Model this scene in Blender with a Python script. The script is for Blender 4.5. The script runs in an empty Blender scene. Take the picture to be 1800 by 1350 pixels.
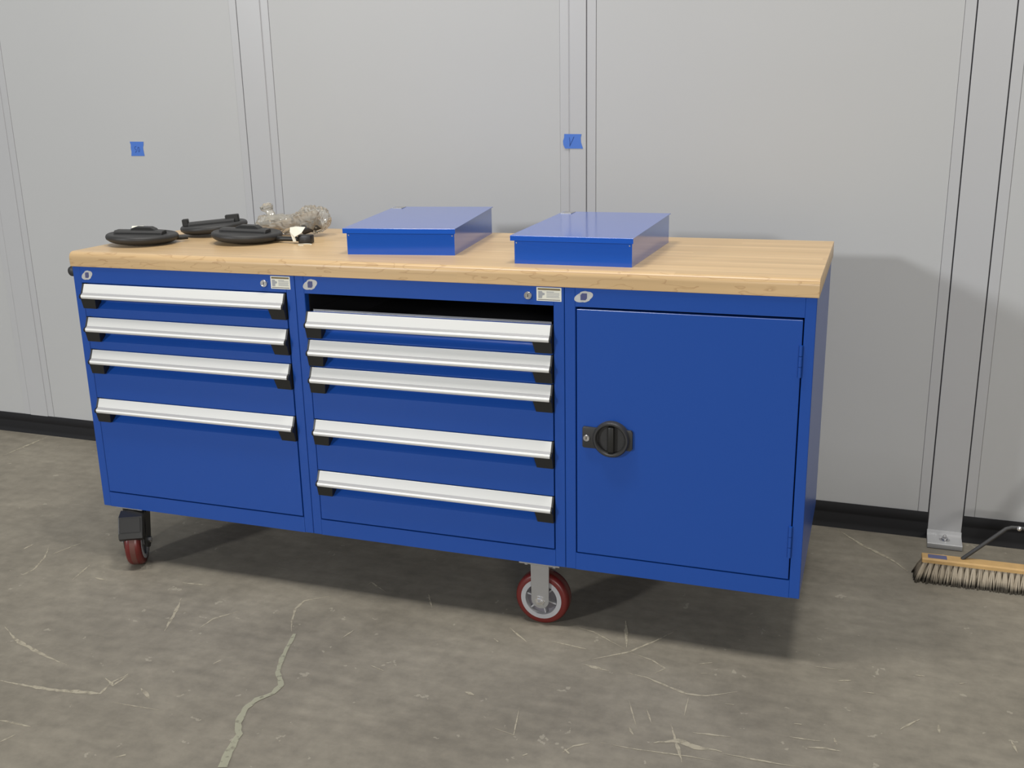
import bpy, bmesh, math, random
from mathutils import Vector, Matrix
random.seed(7)
R = math.radians
scene = bpy.context.scene
COL = scene.collection

# ------------------------------------------------------------------ camera
cam_d = bpy.data.cameras.new('camera'); cam = bpy.data.objects.new('camera', cam_d); COL.objects.link(cam)
cam_d.sensor_width = 36.0; cam_d.lens = 36.0 * 1795.36 / 1800.0; cam_d.clip_start = 0.05; cam_d.clip_end = 100
_f = Vector((-0.3259, 0.9067, -0.2676)).normalized()
_r = Vector((0.9427, 0.3332, -0.0191)); _r = (_r - _f * _r.dot(_f)).normalized()
_u = _r.cross(_f)
cam.matrix_world = Matrix(((_r.x, _u.x, -_f.x, 2.2499), (_r.y, _u.y, -_f.y, -2.4094), (_r.z, _u.z, -_f.z, 1.4027), (0, 0, 0, 1)))
scene.camera = cam

# ------------------------------------------------------------------ world, lamps, exposure
world = bpy.data.worlds.new('hall_ambient'); scene.world = world; world.use_nodes = True
bg = world.node_tree.nodes['Background']
bg.inputs[0].default_value = (0.93, 0.96, 1.0, 1); bg.inputs[1].default_value = 0.385

def lamp(name, loc, target, size, power, col=(1, 0.97, 0.93), sy=None):
    d = bpy.data.lights.new(name, 'AREA'); d.shape = 'RECTANGLE'; d.size = size; d.size_y = sy or size
    d.energy = power; d.color = col
    o = bpy.data.objects.new(name, d); COL.objects.link(o); o.location = loc
    v = Vector(target) - Vector(loc); o.rotation_euler = v.to_track_quat('-Z', 'Y').to_euler()
    return o
# high-bay lamps of the hall: a row above the bench and one far down the hall, low over the horizon
lamp('ceiling_lamp', (0.1, -1.1, 6.0), (0.1, -1.1, 0), 1.2, 320, sy=0.6)
lamp('ceiling_lamp', (2.4, -0.5, 6.0), (2.4, -0.5, 0), 1.2, 295, sy=0.6)
lamp('ceiling_lamp', (7.5, -13.0, 3.9), (1.5, 0.0, 0.6), 3.0, 1500, sy=1.2)
lamp('ceiling_lamp', (-5.6, -11.5, 4.4), (1.8, 0.9, 0.9), 1.2, 1650, (0.95, 0.97, 1.0), sy=0.9)
scene.view_settings.view_transform = 'Standard'; scene.view_settings.look = 'None'
scene.view_settings.gamma = 1.0; scene.view_settings.use_curve_mapping = False
scene.view_settings.exposure = -1.28

# ------------------------------------------------------------------ materials
def mat(name, col, rough=0.5, metal=0.0, spec=0.5, coat=0.0, noise=None, bump=None, trans=0.0, alpha=None):
    m = bpy.data.materials.new(name); m.use_nodes = True
    nt = m.node_tree; b = nt.nodes['Principled BSDF']
    b.inputs['Base Color'].default_value = (*col, 1); b.inputs['Roughness'].default_value = rough
    b.inputs['Metallic'].default_value = metal; b.inputs['Specular IOR Level'].default_value = spec
    b.inputs['Coat Weight'].default_value = coat; b.inputs['Coat Roughness'].default_value = 0.15
    b.inputs['Transmission Weight'].default_value = trans
    tc = nt.nodes.new('ShaderNodeTexCoord')
    if noise:
        n = nt.nodes.new('ShaderNodeTexNoise'); n.inputs['Scale'].default_value = noise[0]; n.inputs['Detail'].default_value = 4
        r = nt.nodes.new('ShaderNodeMapRange'); r.inputs[3].default_value = 1 - noise[1]; r.inputs[4].default_value = 1 + noise[1]
        mx = nt.nodes.new('ShaderNodeVectorMath'); mx.operation = 'SCALE'; mx.inputs[0].default_value = col
        nt.links.new(tc.outputs['Object'], n.inputs['Vector']); nt.links.new(n.outputs['Fac'], r.inputs[0])
        nt.links.new(r.outputs[0], mx.inputs['Scale']); nt.links.new(mx.outputs[0], b.inputs['Base Color'])
    if bump:
        n2 = nt.nodes.new('ShaderNodeTexNoise'); n2.inputs['Scale'].default_value = bump[0]; n2.inputs['Detail'].default_value = 3
        bp = nt.nodes.new('ShaderNodeBump'); bp.inputs['Strength'].default_value = bump[1]; bp.inputs['Distance'].default_value = bump[2] if len(bump) > 2 else 0.001
        nt.links.new(tc.outputs['Object'], n2.inputs['Vector']); nt.links.new(n2.outputs['Fac'], bp.inputs['Height'])
        nt.links.new(bp.outputs[0], b.inputs['Normal'])
    return m

def floor_mat():
    m = bpy.data.materials.new('concrete_floor'); m.use_nodes = True; nt = m.node_tree; b = nt.nodes['Principled BSDF']
    L = nt.links.new; N = nt.nodes.new
    tc = N('ShaderNodeTexCoord')
    n1 = N('ShaderNodeTexNoise'); n1.inputs['Scale'].default_value = 2.3; n1.inputs['Detail'].default_value = 7; n1.inputs['Roughness'].default_value = 0.62
    L(tc.outputs['Object'], n1.inputs['Vector'])
    r1 = N('ShaderNodeValToRGB'); e = r1.color_ramp.elements
    e[0].position = 0.30; e[0].color = (0.186, 0.167, 0.130, 1); e[1].position = 0.72; e[1].color = (0.272, 0.246, 0.194, 1)
    L(n1.outputs['Fac'], r1.inputs['Fac'])
    # trowel streaks
    mp = N('ShaderNodeMapping'); mp.inputs['Rotation'].default_value = (0, 0, 0.5); mp.inputs['Scale'].default_value = (4, 14, 1)
    n2 = N('ShaderNodeTexNoise'); n2.inputs['Scale'].default_value = 2.0; n2.inputs['Detail'].default_value = 6
    L(tc.outputs['Object'], mp.inputs['Vector']); L(mp.outputs[0], n2.inputs['Vector'])
    r2 = N('ShaderNodeMapRange'); r2.inputs[1].default_value = 0.3; r2.inputs[2].default_value = 0.7; r2.inputs[3].default_value = 0.90; r2.inputs[4].default_value = 1.10
    L(n2.outputs['Fac'], r2.inputs[0])
    n4 = N('ShaderNodeTexNoise'); n4.inputs['Scale'].default_value = 22; n4.inputs['Detail'].default_value = 8; n4.inputs['Roughness'].default_value = 0.7
    L(tc.outputs['Object'], n4.inputs['Vector'])
    r4 = N('ShaderNodeMapRange'); r4.inputs[1].default_value = 0.3; r4.inputs[2].default_value = 0.7; r4.inputs[3].default_value = 0.86; r4.inputs[4].default_value = 1.15; L(n4.outputs['Fac'], r4.inputs[0])
    q4 = N('ShaderNodeMath'); q4.operation = 'MULTIPLY'; L(r2.outputs[0], q4.inputs[0]); L(r4.outputs[0], q4.inputs[1])
    m1 = N('ShaderNodeVectorMath'); m1.operation = 'SCALE'; L(r1.outputs['Color'], m1.inputs[0]); L(q4.outputs[0], m1.inputs['Scale'])
    # paint flecks and plaster spots
    vo = N('ShaderNodeTexVoronoi'); vo.inputs['Scale'].default_value = 21; vo.inputs['Randomness'].default_value = 1
    n3 = N('ShaderNodeTexNoise'); n3.inputs['Scale'].default_value = 30; n3.inputs['Detail'].default_value = 3
    L(tc.outputs['Object'], n3.inputs['Vector'])
    ad = N('ShaderNodeVectorMath'); ad.operation = 'MULTIPLY_ADD'; ad.inputs[1].default_value = (0.10, 0.10, 0.10)
    L(n3.outputs['Color'], ad.inputs[0]); L(tc.outputs['Object'], ad.inputs[2]); L(ad.outputs[0], vo.inputs['Vector'])
    sep = N('ShaderNodeSeparateColor'); L(vo.outputs['Color'], sep.inputs[0])
    th = N('ShaderNodeMath'); th.operation = 'MULTIPLY'; th.inputs[1].default_value = 0.22; 
    pw = N('ShaderNodeMath'); pw.operation = 'POWER'; pw.inputs[1].default_value = 4.0; L(sep.outputs[0], pw.inputs[0]); L(pw.outputs[0], th.inputs[0])
    lt = N('ShaderNodeMath'); lt.operation = 'LESS_THAN'; L(vo.outputs['Distance'], lt.inputs[0]); L(th.outputs[0], lt.inputs[1])
    sc = N('ShaderNodeMath'); sc.operation = 'MULTIPLY'; sc.inputs[1].default_value = 0.32; L(lt.outputs[0], sc.inputs[0])
    mix = N('ShaderNodeMix'); mix.data_type = 'RGBA'; mix.inputs[7].default_value = (0.52, 0.48, 0.38, 1)
    L(sc.outputs[0], mix.inputs[0]); L(m1.outputs[0], mix.inputs[6]); L(mix.outputs[2], b.inputs['Base Color'])
    rr = N('ShaderNodeMapRange'); rr.inputs[3].default_value = 0.5; rr.inputs[4].default_value = 0.75; L(n1.outputs['Fac'], rr.inputs[0]); L(rr.outputs[0], b.inputs['Roughness'])
    bp = N('ShaderNodeBump'); bp.inputs['Strength'].default_value = 0.15; bp.inputs['Distance'].default_value = 0.002; L(n2.outputs['Fac'], bp.inputs['Height']); L(bp.outputs[0], b.inputs['Normal'])
    return m

def scrape_mat(name, col, lo, hi):
    m = bpy.data.materials.new(name); m.use_nodes = True; nt = m.node_tree; b = nt.nodes['Principled BSDF']
    L = nt.links.new; N = nt.nodes.new
    b.inputs['Base Color'].default_value = (*col, 1); b.inputs['Roughness'].default_value = 0.75
    tc = N('ShaderNodeTexCoord'); n = N('ShaderNodeTexNoise'); n.inputs['Scale'].default_value = 55; n.inputs['Detail'].default_value = 5
    L(tc.outputs['Object'], n.inputs['Vector'])
    r = N('ShaderNodeMapRange'); r.inputs[1].default_value = lo; r.inputs[2].default_value = hi; L(n.outputs['Fac'], r.inputs[0])
    mu = N('ShaderNodeMath'); mu.operation = 'MULTIPLY'; mu.inputs[1].default_value = 0.8; L(r.outputs[0], mu.inputs[0])
    L(mu.outputs[0], b.inputs['Alpha'])
    return m

def wood_mat():
    m = bpy.data.materials.new('maple_block'); m.use_nodes = True; nt = m.node_tree; b = nt.nodes['Principled BSDF']
    L = nt.links.new; N = nt.nodes.new
    tc = N('ShaderNodeTexCoord'); sx = N('ShaderNodeSeparateXYZ'); L(tc.outputs['Object'], sx.inputs[0])
    # stave number across the depth
    dv = N('ShaderNodeMath'); dv.operation = 'MULTIPLY'; dv.inputs[1].default_value = 1 / 0.042; L(sx.outputs['Y'], dv.inputs[0])
    fl = N('ShaderNodeMath'); fl.operation = 'FLOOR'; L(dv.outputs[0], fl.inputs[0])
    # stave lengths: offset by the stave number, cut every 0.75 m
    of = N('ShaderNodeMath'); of.operation = 'MULTIPLY_ADD'; of.inputs[1].default_value = 0.377; L(fl.outputs[0], of.inputs[0])
    lx = N('ShaderNodeMath'); lx.operation = 'MULTIPLY'; lx.inputs[1].default_value = 1 / 0.9; L(sx.outputs['X'], lx.inputs[0]); L(lx.outputs[0], of.inputs[2])
    fx = N('ShaderNodeMath'); fx.operation = 'FLOOR'; L(of.outputs[0], fx.inputs[0])
    cb = N('ShaderNodeCombineXYZ'); L(fx.outputs[0], cb.inputs[0]); L(fl.outputs[0], cb.inputs[1])
    wn = N('ShaderNodeTexWhiteNoise'); L(cb.outputs[0], wn.inputs['Vector'])
    ramp = N('ShaderNodeValToRGB'); e = ramp.color_ramp.elements
    e[0].position = 0; e[0].color = (0.595, 0.410, 0.212, 1); e[1].position = 1; e[1].color = (0.67, 0.472, 0.255, 1)
    L(wn.outputs['Value'], ramp.inputs[0])
    # grain stretched along the stave
    mp = N('ShaderNodeMapping'); mp.inputs['Scale'].default_value = (1.6, 55, 55); L(tc.outputs['Object'], mp.inputs[0])
    sh = N('ShaderNodeVectorMath'); sh.operation = 'ADD'; L(mp.outputs[0], sh.inputs[0]); L(wn.outputs['Color'], sh.inputs[1])
    g = N('ShaderNodeTexNoise'); g.inputs['Scale'].default_value = 1.0; g.inputs['Detail'].default_value = 4; L(sh.outputs[0], g.inputs['Vector'])
    gr = N('ShaderNodeMapRange'); gr.inputs[1].default_value = 0.25; gr.inputs[2].default_value = 0.75; gr.inputs[3].default_value = 0.86; gr.inputs[4].default_value = 1.10; L(g.outputs['Fac'], gr.inputs[0])
    s1 = N('ShaderNodeVectorMath'); s1.operation = 'SCALE'; L(ramp.outputs['Color'], s1.inputs[0]); L(gr.outputs[0], s1.inputs['Scale'])
    # cathedral figure: thin brown contour lines
    mp2 = N('ShaderNodeMapping'); mp2.inputs['Scale'].default_value = (3.4, 2.0, 16); L(tc.outputs['Object'], mp2.inputs[0])
    g2 = N('ShaderNodeTexNoise'); g2.inputs['Scale'].default_value = 1.0; g2.inputs['Detail'].default_value = 3; g2.inputs['Roughness'].default_value = 0.55; L(mp2.outputs[0], g2.inputs['Vector'])
    k = N('ShaderNodeMath'); k.operation = 'MULTIPLY'; k.inputs[1].default_value = 9; L(g2.outputs['Fac'], k.inputs[0])
    fr = N('ShaderNodeMath'); fr.operation = 'FRACT'; L(k.outputs[0], fr.inputs[0])
    cr = N('ShaderNodeMapRange'); cr.inputs[1].default_value = 0.0; cr.inputs[2].default_value = 0.16; cr.inputs[3].default_value = 0.40; cr.inputs[4].default_value = 0.0; L(fr.outputs[0], cr.inputs[0])
    # only on the front lamella
    lt = N('ShaderNodeMath'); lt.operation = 'LESS_THAN'; lt.inputs[1].default_value = 0.012; L(sx.outputs['Y'], lt.inputs[0])
    mm = N('ShaderNodeMath'); mm.operation = 'MULTIPLY'; L(cr.outputs[0], mm.inputs[0]); L(lt.outputs[0], mm.inputs[1])
    mx = N('ShaderNodeMix'); mx.data_type = 'RGBA'; mx.inputs[7].default_value = (0.30, 0.15, 0.06, 1)
    L(mm.outputs[0], mx.inputs[0]); L(s1.outputs[0], mx.inputs[6])
    # dark glue lines between a few staves
    f2 = N('ShaderNodeMath'); f2.operation = 'FRACT'; L(dv.outputs[0], f2.inputs[0])
    l2 = N('ShaderNodeMath'); l2.operation = 'LESS_THAN'; l2.inputs[1].default_value = 0.035; L(f2.outputs[0], l2.inputs[0])
    sep = N('ShaderNodeSeparateColor'); L(wn.outputs['Color'], sep.inputs[0])
    l3 = N('ShaderNodeMath'); l3.operation = 'MULTIPLY'; L(l2.outputs[0], l3.inputs[0]); L(sep.outputs[1], l3.inputs[1])
    l4 = N('ShaderNodeMath'); l4.operation = 'MULTIPLY'; l4.inputs[1].default_value = 0.5; L(l3.outputs[0], l4.inputs[0])
    mx2 = N('ShaderNodeMix'); mx2.data_type = 'RGBA'; mx2.inputs[7].default_value = (0.27, 0.14, 0.06, 1)
    L(l4.outputs[0], mx2.inputs[0]); L(mx.outputs[2], mx2.inputs[6]); L(mx2.outputs[2], b.inputs['Base Color'])
    b.inputs['Roughness'].default_value = 0.34; b.inputs['Specular IOR Level'].default_value = 0.45
    return m

M = dict(
    floor=floor_mat(), wood=wood_mat(),
    scrape=scrape_mat('plaster_scrape', (0.48, 0.435, 0.33), 0.24, 0.52),
    filler=scrape_mat('crack_filler', (0.40, 0.395, 0.29), 0.22, 0.46),
    wall=mat('painted_panel', (0.455, 0.460, 0.455), 0.5, noise=(3, 0.02)),
    post=mat('painted_post', (0.455, 0.459, 0.462), 0.32, noise=(3, 0.02)),
    gap=mat('joint_shadow_gasket', (0.10, 0.10, 0.11), 0.8),
    gap2=mat('joint_sealant_grey', (0.22, 0.22, 0.23), 0.7),
    gap3=mat('joint_sealant_pale', (0.38, 0.38, 0.385), 0.6),
    back=mat('wall_core', (0.20, 0.20, 0.20), 0.8),
    vinyl=mat('black_vinyl', (0.010, 0.010, 0.011), 0.6, spec=0.25),
    blue=mat('blue_powder_coat', (0.011, 0.070, 0.345), 0.29, spec=0.5, bump=(420, 0.12, 0.0006)),
    bluebox=mat('gloss_blue_enamel', (0.006, 0.092, 0.520), 0.12, spec=0.5, coat=0.7),
    alu=mat('satin_aluminium', (0.80, 0.80, 0.77), 0.42, metal=0.25),
    white=mat('white_label_strip', (0.68, 0.685, 0.66), 0.45),
    groove=mat('handle_groove', (0.40, 0.40, 0.40), 0.5),
    blackp=mat('black_plastic', (0.014, 0.014, 0.013), 0.42),
    graphite=mat('graphite_plastic', (0.030, 0.030, 0.030), 0.5, bump=(300, 0.2, 0.0008)),
    steel=mat('zinc_steel', (0.42, 0.42, 0.42), 0.42, metal=0.75),
    bright=mat('bright_zinc', (0.75, 0.75, 0.76), 0.22, metal=1.0),
    dark=mat('keyway', (0.02, 0.02, 0.02), 0.6),
    red=mat('red_polyurethane', (0.125, 0.013, 0.011), 0.35),
    redworn=mat('worn_red_tread', (0.125, 0.045, 0.035), 0.6),
    hub=mat('grey_hub', (0.36, 0.36, 0.37), 0.45),
    inner=mat('dark_hub_recess', (0.16, 0.15, 0.17), 0.5),
    slot_shade=mat('slot_shade_sheet', (0.012, 0.012, 0.014), 0.6),  # near-black colour stands in for the shade inside the open slot
    galv=mat('galvanised_drawer', (0.45, 0.46, 0.47), 0.35, metal=0.8),
    sticker=mat('silver_sticker', (0.52, 0.52, 0.50), 0.3, noise=(60, 0.25)),
    emblem=mat('emblem_print', (0.075, 0.085, 0.20), 0.4),
    paper=mat('white_paper', (0.78, 0.77, 0.66), 0.6),
    band=mat('olive_band', (0.20, 0.15, 0.06), 0.5),
    print_grey=mat('print_grey', (0.36, 0.37, 0.38), 0.5),
    ink=mat('label_ink', (0.10, 0.09, 0.10), 0.5),
    tape=mat('blue_masking_tape', (0.055, 0.165, 0.560), 0.55),
    pen=mat('pen_stroke', (0.030, 0.085, 0.300), 0.6),
    broomwood=mat('broom_wood', (0.52, 0.33, 0.13), 0.55, noise=(25, 0.25)),
    bprint=mat('blue_print', (0.10, 0.11, 0.22), 0.6),
    tube=mat('tan_tube', (0.30, 0.24, 0.17), 0.5),
)

def film_mat():
    m = bpy.data.materials.new('clear_film'); m.use_nodes = True; nt = m.node_tree; L = nt.links.new; N = nt.nodes.new
    out = nt.nodes['Material Output']; nt.nodes.remove(nt.nodes['Principled BSDF'])
    tr = N('ShaderNodeBsdfTransparent'); tr.inputs[0].default_value = (0.97, 0.96, 0.93, 1)
    gl = N('ShaderNodeBsdfGlossy'); gl.inputs['Roughness'].default_value = 0.06; gl.inputs[0].default_value = (1, 1, 1, 1)
    df = N('ShaderNodeBsdfDiffuse'); df.inputs[0].default_value = (0.80, 0.77, 0.68, 1)
    fr = N('ShaderNodeFresnel'); fr.inputs[0].default_value = 1.5
    a1 = N('ShaderNodeMixShader'); a1.inputs[0].default_value = 0.26; L(tr.outputs[0], a1.inputs[1]); L(df.outputs[0], a1.inputs[2])
    a2 = N('ShaderNodeMixShader'); L(fr.outputs[0], a2.inputs[0]); L(a1.outputs[0], a2.inputs[1]); L(gl.outputs[0], a2.inputs[2])
    L(a2.outputs[0], out.inputs['Surface']); return m
M['film'] = film_mat()

def bristle_mat():
    m = bpy.data.materials.new('dusty_bristle'); m.use_nodes = True; nt = m.node_tree; L = nt.links.new; N = nt.nodes.new
    b = nt.nodes['Principled BSDF']; b.inputs['Roughness'].default_value = 0.9
    tc = N('ShaderNodeTexCoord'); sx = N('ShaderNodeSeparateXYZ'); L(tc.outputs['Object'], sx.inputs[0])
    n = N('ShaderNodeTexNoise'); n.inputs['Scale'].default_value = 40; L(tc.outputs['Object'], n.inputs['Vector'])
    ad = N('ShaderNodeMath'); ad.operation = 'MULTIPLY_ADD'; ad.inputs[1].default_value = 0.022; L(n.outputs['Fac'], ad.inputs[0]); L(sx.outputs['Z'], ad.inputs[2])
    r = N('ShaderNodeValToRGB'); e = r.color_ramp.elements           # dark at the tips, beige above
    e[0].position = 0.20; e[0].color = (0.050, 0.042, 0.030, 1); e[1].position = 0.40; e[1].color = (0.42, 0.36, 0.27, 1)
    mr = N('ShaderNodeMapRange'); mr.inputs[1].default_value = 0; mr.inputs[2].default_value = 0.1; L(ad.outputs[0], mr.inputs[0]); L(mr.outputs[0], r.inputs[0])
    L(r.outputs[0], b.inputs['Base Color']); return m
M['bristle'] = bristle_mat()

# ------------------------------------------------------------------ helpers
OFF = {}
def link(name, me, material, parent=None, smooth=False):
    o = bpy.data.objects.new(name, me); COL.objects.link(o)
    if material is not None and len(me.materials) == 0: me.materials.append(material)
    if smooth:
        me.polygons.foreach_set('use_smooth', [True] * len(me.polygons)); me.set_sharp_from_angle(angle=R(40))
    if parent is not None:
        o.parent = parent; OFF[o.name] = OFF.get(parent.name, Vector((0, 0, 0)))
    return o
def fin(name, bm, material, parent=None, smooth=False, local=False):
    """one mesh object; bm is in world coordinates unless local"""
    if parent is not None and not local:
        bmesh.ops.translate(bm, verts=bm.verts, vec=-OFF.get(parent.name, Vector((0, 0, 0))))
    bmesh.ops.recalc_face_normals(bm, faces=bm.faces)
    me = bpy.data.meshes.new(name); bm.to_mesh(me); bm.free()
    return link(name, me, material, parent, smooth)
def empty(name, loc, rz=0):
    o = bpy.data.objects.new(name, None); COL.objects.link(o); o.location = loc; o.rotation_euler = (0, 0, rz); o.empty_display_size = 0.05
    OFF[o.name] = Vector(loc); return o
def tag(o, label, cat, group=None):
    o['label'] = label; o['category'] = cat
    if group: o['group'] = group
    return o
def BM(): return bmesh.new()
def box(bm, x0, x1, y0, y1, z0, z1, bev=0, seg=2):
    vs = [bm.verts.new(v) for v in ((x0, y0, z0), (x1, y0, z0), (x1, y1, z0), (x0, y1, z0), (x0, y0, z1), (x1, y0, z1), (x1, y1, z1), (x0, y1, z1))]
    fs = [bm.faces.new([vs[i] for i in f]) for f in ((0, 3, 2, 1), (4, 5, 6, 7), (0, 1, 5, 4), (1, 2, 6, 5), (2, 3, 7, 6), (3, 0, 4, 7))]
    if bev:
        es = list({e for f in fs for e in f.edges})
        bmesh.ops.bevel(bm, geom=es, offset=bev, segments=seg, profile=0.5, affect='EDGES')
def prism(bm, prof, axis, a, b, bev=0):
    """extrude a closed 2-d profile along axis from a to b; profile gives the other two axes in order"""
    def P(u, v, t):
        return (t, u, v) if axis == 'x' else ((u, t, v) if axis == 'y' else (u, v, t))
    A = [bm.verts.new(P(u, v, a)) for u, v in prof]; B = [bm.verts.new(P(u, v, b)) for u, v in prof]
    n = len(prof); fs = [bm.faces.new(A), bm.faces.new(B[::-1])]
    for i in range(n): fs.append(bm.faces.new((A[i], B[i], B[(i + 1) % n], A[(i + 1) % n])))
    if bev:
        bmesh.ops.bevel(bm, geom=list({e for f in fs[:2] for e in f.edges}), offset=bev, segments=2, profile=0.5, affect='EDGES')
def lathe(bm, prof, mtx=Matrix(), n=40, close=True):
    """revolve (r, h) round local z"""
    rings = []
    for r, h in prof:
        if r < 1e-6: rings.append([bm.verts.new(mtx @ Vector((0, 0, h)))])
        else: rings.append([bm.verts.new(mtx @ Vector((r * math.cos(2 * math.pi * i / n), r * math.sin(2 * math.pi * i / n), h))) for i in range(n)])
    for a, b in zip(rings, rings[1:]):
        for i in range(n):
            j = (i + 1) % n
            f = [a[i % len(a)], a[j % len(a)], b[j % len(b)], b[i % len(b)]]
            f = list(dict.fromkeys(f))
            if len(f) > 2: bm.faces.new(f)
def tube(bm, pts, rad, n=12, caps=True):
    pts = [Vector(p) for p in pts]; rings = []; up = None
    for i, p in enumerate(pts):
        t = (pts[min(i + 1, len(pts) - 1)] - pts[max(i - 1, 0)]).normalized()
        if up is None: up = t.orthogonal().normalized()
        up = (up - t * up.dot(t)).normalized(); s = t.cross(up)
        rr = rad[i] if isinstance(rad, (list, tuple)) else rad
        rings.append([bm.verts.new(p + (up * math.cos(2 * math.pi * k / n) + s * math.sin(2 * math.pi * k / n)) * rr) for k in range(n)])
    for a, b in zip(rings, rings[1:]):
        for k in range(n): bm.faces.new((a[k], a[(k + 1) % n], b[(k + 1) % n], b[k]))
    if caps: bm.faces.new(rings[0][::-1]); bm.faces.new(rings[-1])
def plate(bm, poly, y0, y1):
    prism(bm, poly, 'y', y0, y1)
def AX(loc, d):
    """matrix taking local z to direction d at loc"""
    q = Vector(d).to_track_quat('Z', 'Y'); return Matrix.Translation(loc) @ q.to_matrix().to_4x4()

# ------------------------------------------------------------------ floor
bm = BM(); v = [bm.verts.new(p) for p in ((-7, -7, 0), (9, -7, 0), (9, 1.2, 0), (-7, 1.2, 0), (-7, -7, -0.1), (9, -7, -0.1), (9, 1.2, -0.1), (-7, 1.2, -0.1))]
for f in ((0, 1, 2, 3), (7, 6, 5, 4), (0, 4, 5, 1), (1, 5, 6, 2), (2, 6, 7, 3), (3, 7, 4, 0)): bm.faces.new([v[i] for i in f])
floor = fin('floor', bm, M['floor']); floor['kind'] = 'structure'
MARKS=[
 ([(0.013,-0.451),(0.097,-0.499),(0.187,-0.527),(0.258,-0.547),(0.332,-0.563)],0.0082),
 ([(0.222,-0.676),(0.304,-0.675),(0.403,-0.667),(0.511,-0.645),(0.503,-0.599),(0.518,-0.55)],0.0101),
 ([(0.569,-0.668),(0.7,-0.66)],0.0031),
 ([(0.361,-0.814),(0.405,-0.811),(0.452,-0.812)],0.0062),
 ([(0.594,-0.594),(0.619,-0.61),(0.643,-0.626)],0.0077),
 ([(0.466,-0.338),(0.415,-0.214),(0.386,-0.156)],0.007),
 ([(0.547,-0.298),(0.553,-0.234),(0.597,-0.173)],0.0045),
 ([(-0.201,-0.197),(-0.188,-0.136),(-0.224,-0.049),(-0.272,0.019)],0.0052),
 ([(-0.016,-0.158),(-0.04,-0.052)],0.005),
 ([(0.806,-0.231),(0.775,-0.18),(0.746,-0.11),(0.746,-0.061),(0.806,-0.008)],0.0054),
 ([(0.473,-0.583),(0.517,-0.606),(0.522,-0.555)],0.0067),
 ([(0.43,-0.882),(0.441,-0.847)],0.0049),
 ([(0.727,-0.846),(0.742,-0.831)],0.0094),
 ([(0.318,-0.072),(0.42,-0.059)],0.0055),
 ([(0.041,-0.122),(0.092,-0.125)],0.0073),
 ([(0.698,-0.44),(0.706,-0.418)],0.0068),
 ([(-0.34,-0.023),(-0.338,0.02)],0.007),
 ([(-0.219,-0.027),(-0.185,0.089)],0.0053),
 ([(-1.155,0.686),(-1.16,0.968)],0.0094),
 ([(1.607,-0.141),(1.716,-0.055),(1.77,0.022),(1.82,0.106)],0.0042),
 ([(1.499,-0.064),(1.613,-0.076)],0.0047),
 ([(1.505,0.039),(1.6,0.018),(1.68,-0.031),(1.721,-0.053)],0.0029),
 ([(1.722,-0.059),(1.779,-0.076),(1.822,-0.106),(1.794,-0.148)],0.0033),
 ([(1.616,-0.15),(1.653,-0.157),(1.688,-0.16)],0.0079),
 ([(1.716,-0.157),(1.786,-0.162),(1.835,-0.183),(1.894,-0.205),(1.941,-0.2),(2.01,-0.158)],0.0048),
 ([(1.767,-0.276),(1.805,-0.368)],0.0026),
 ([(1.816,-0.299),(1.837,-0.349)],0.0026),
 ([(1.792,-0.382),(1.808,-0.408)],0.005),
 ([(1.858,-0.423),(1.908,-0.398),(1.95,-0.41),(2.009,-0.408)],0.0108),
 ([(1.882,-0.343),(1.903,-0.399),(1.932,-0.474)],0.0058),
 ([(1.744,-0.459),(1.825,-0.459),(1.937,-0.448),(2.014,-0.447)],0.0029),
 ([(1.936,-0.358),(2.02,-0.348)],0.004),
 ([(1.673,-0.52),(1.69,-0.49),(1.727,-0.465)],0.0035),
 ([(1.478,-0.478),(1.548,-0.492),(1.524,-0.383)],0.0021),
 ([(1.373,-0.029),(1.41,-0.061),(1.453,-0.097)],0.0036),
 ([(1.669,0.104),(1.705,-0.035)],0.007),
 ([(1.079,0.085),(1.121,0.013)],0.0045),
 ([(0.876,0.075),(0.879,0.106),(0.95,0.06)],0.0046),
 ([(1.094,-0.322),(1.146,-0.338)],0.0034),
 ([(0.956,-0.223),(0.968,-0.169)],0.0037),
 ([(1.375,-0.361),(1.401,-0.368)],0.0065),
 ([(1.675,-0.507),(1.689,-0.52)],0.0069),
 ([(1.593,-0.559),(1.6,-0.549)],0.0059),
 ([(1.353,-0.098),(1.37,-0.111)],0.0071),
 ([(1.901,-0.218),(1.905,-0.299)],0.0021),
 ([(2.146,-0.308),(2.213,-0.303)],0.0039),
 ([(2.186,-0.334),(2.224,-0.326),(2.257,-0.326)],0.0068),
 ([(2.241,-0.282),(2.249,-0.305)],0.0044),
 ([(2.382,-0.201),(2.426,-0.145)],0.0041),
 ([(2.464,-0.156),(2.467,-0.191)],0.0069),
 ([(2.179,0.018),(2.243,0.02)],0.0022),
 ([(2.298,-0.068),(2.333,-0.065)],0.0026),
 ([(2.615,-0.169),(2.623,-0.217)],0.0038),
 ([(2.012,-0.415),(2.113,-0.415),(2.183,-0.412)],0.0038),
 ([(2.421,0.052),(2.442,0.053)],0.0076),
 ([(2.192,0.223),(2.203,0.227)],0.0048),
 ([(2.24,-0.033),(2.271,-0.023)],0.0049),
 ([(1.899,-0.06),(1.931,-0.044)],0.004),
 ([(1.912,-0.103),(1.934,-0.098)],0.0039),
 ([(2.151,-0.252),(2.168,-0.25)],0.0051),
 ([(2.522,0.042),(2.54,0.051)],0.0054),
 ([(1.989,-0.219),(2.01,-0.217)],0.0042),
 ([(2.198,0.921),(2.27,0.825),(2.372,0.724),(2.412,0.657)],0.0085),
]
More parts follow.
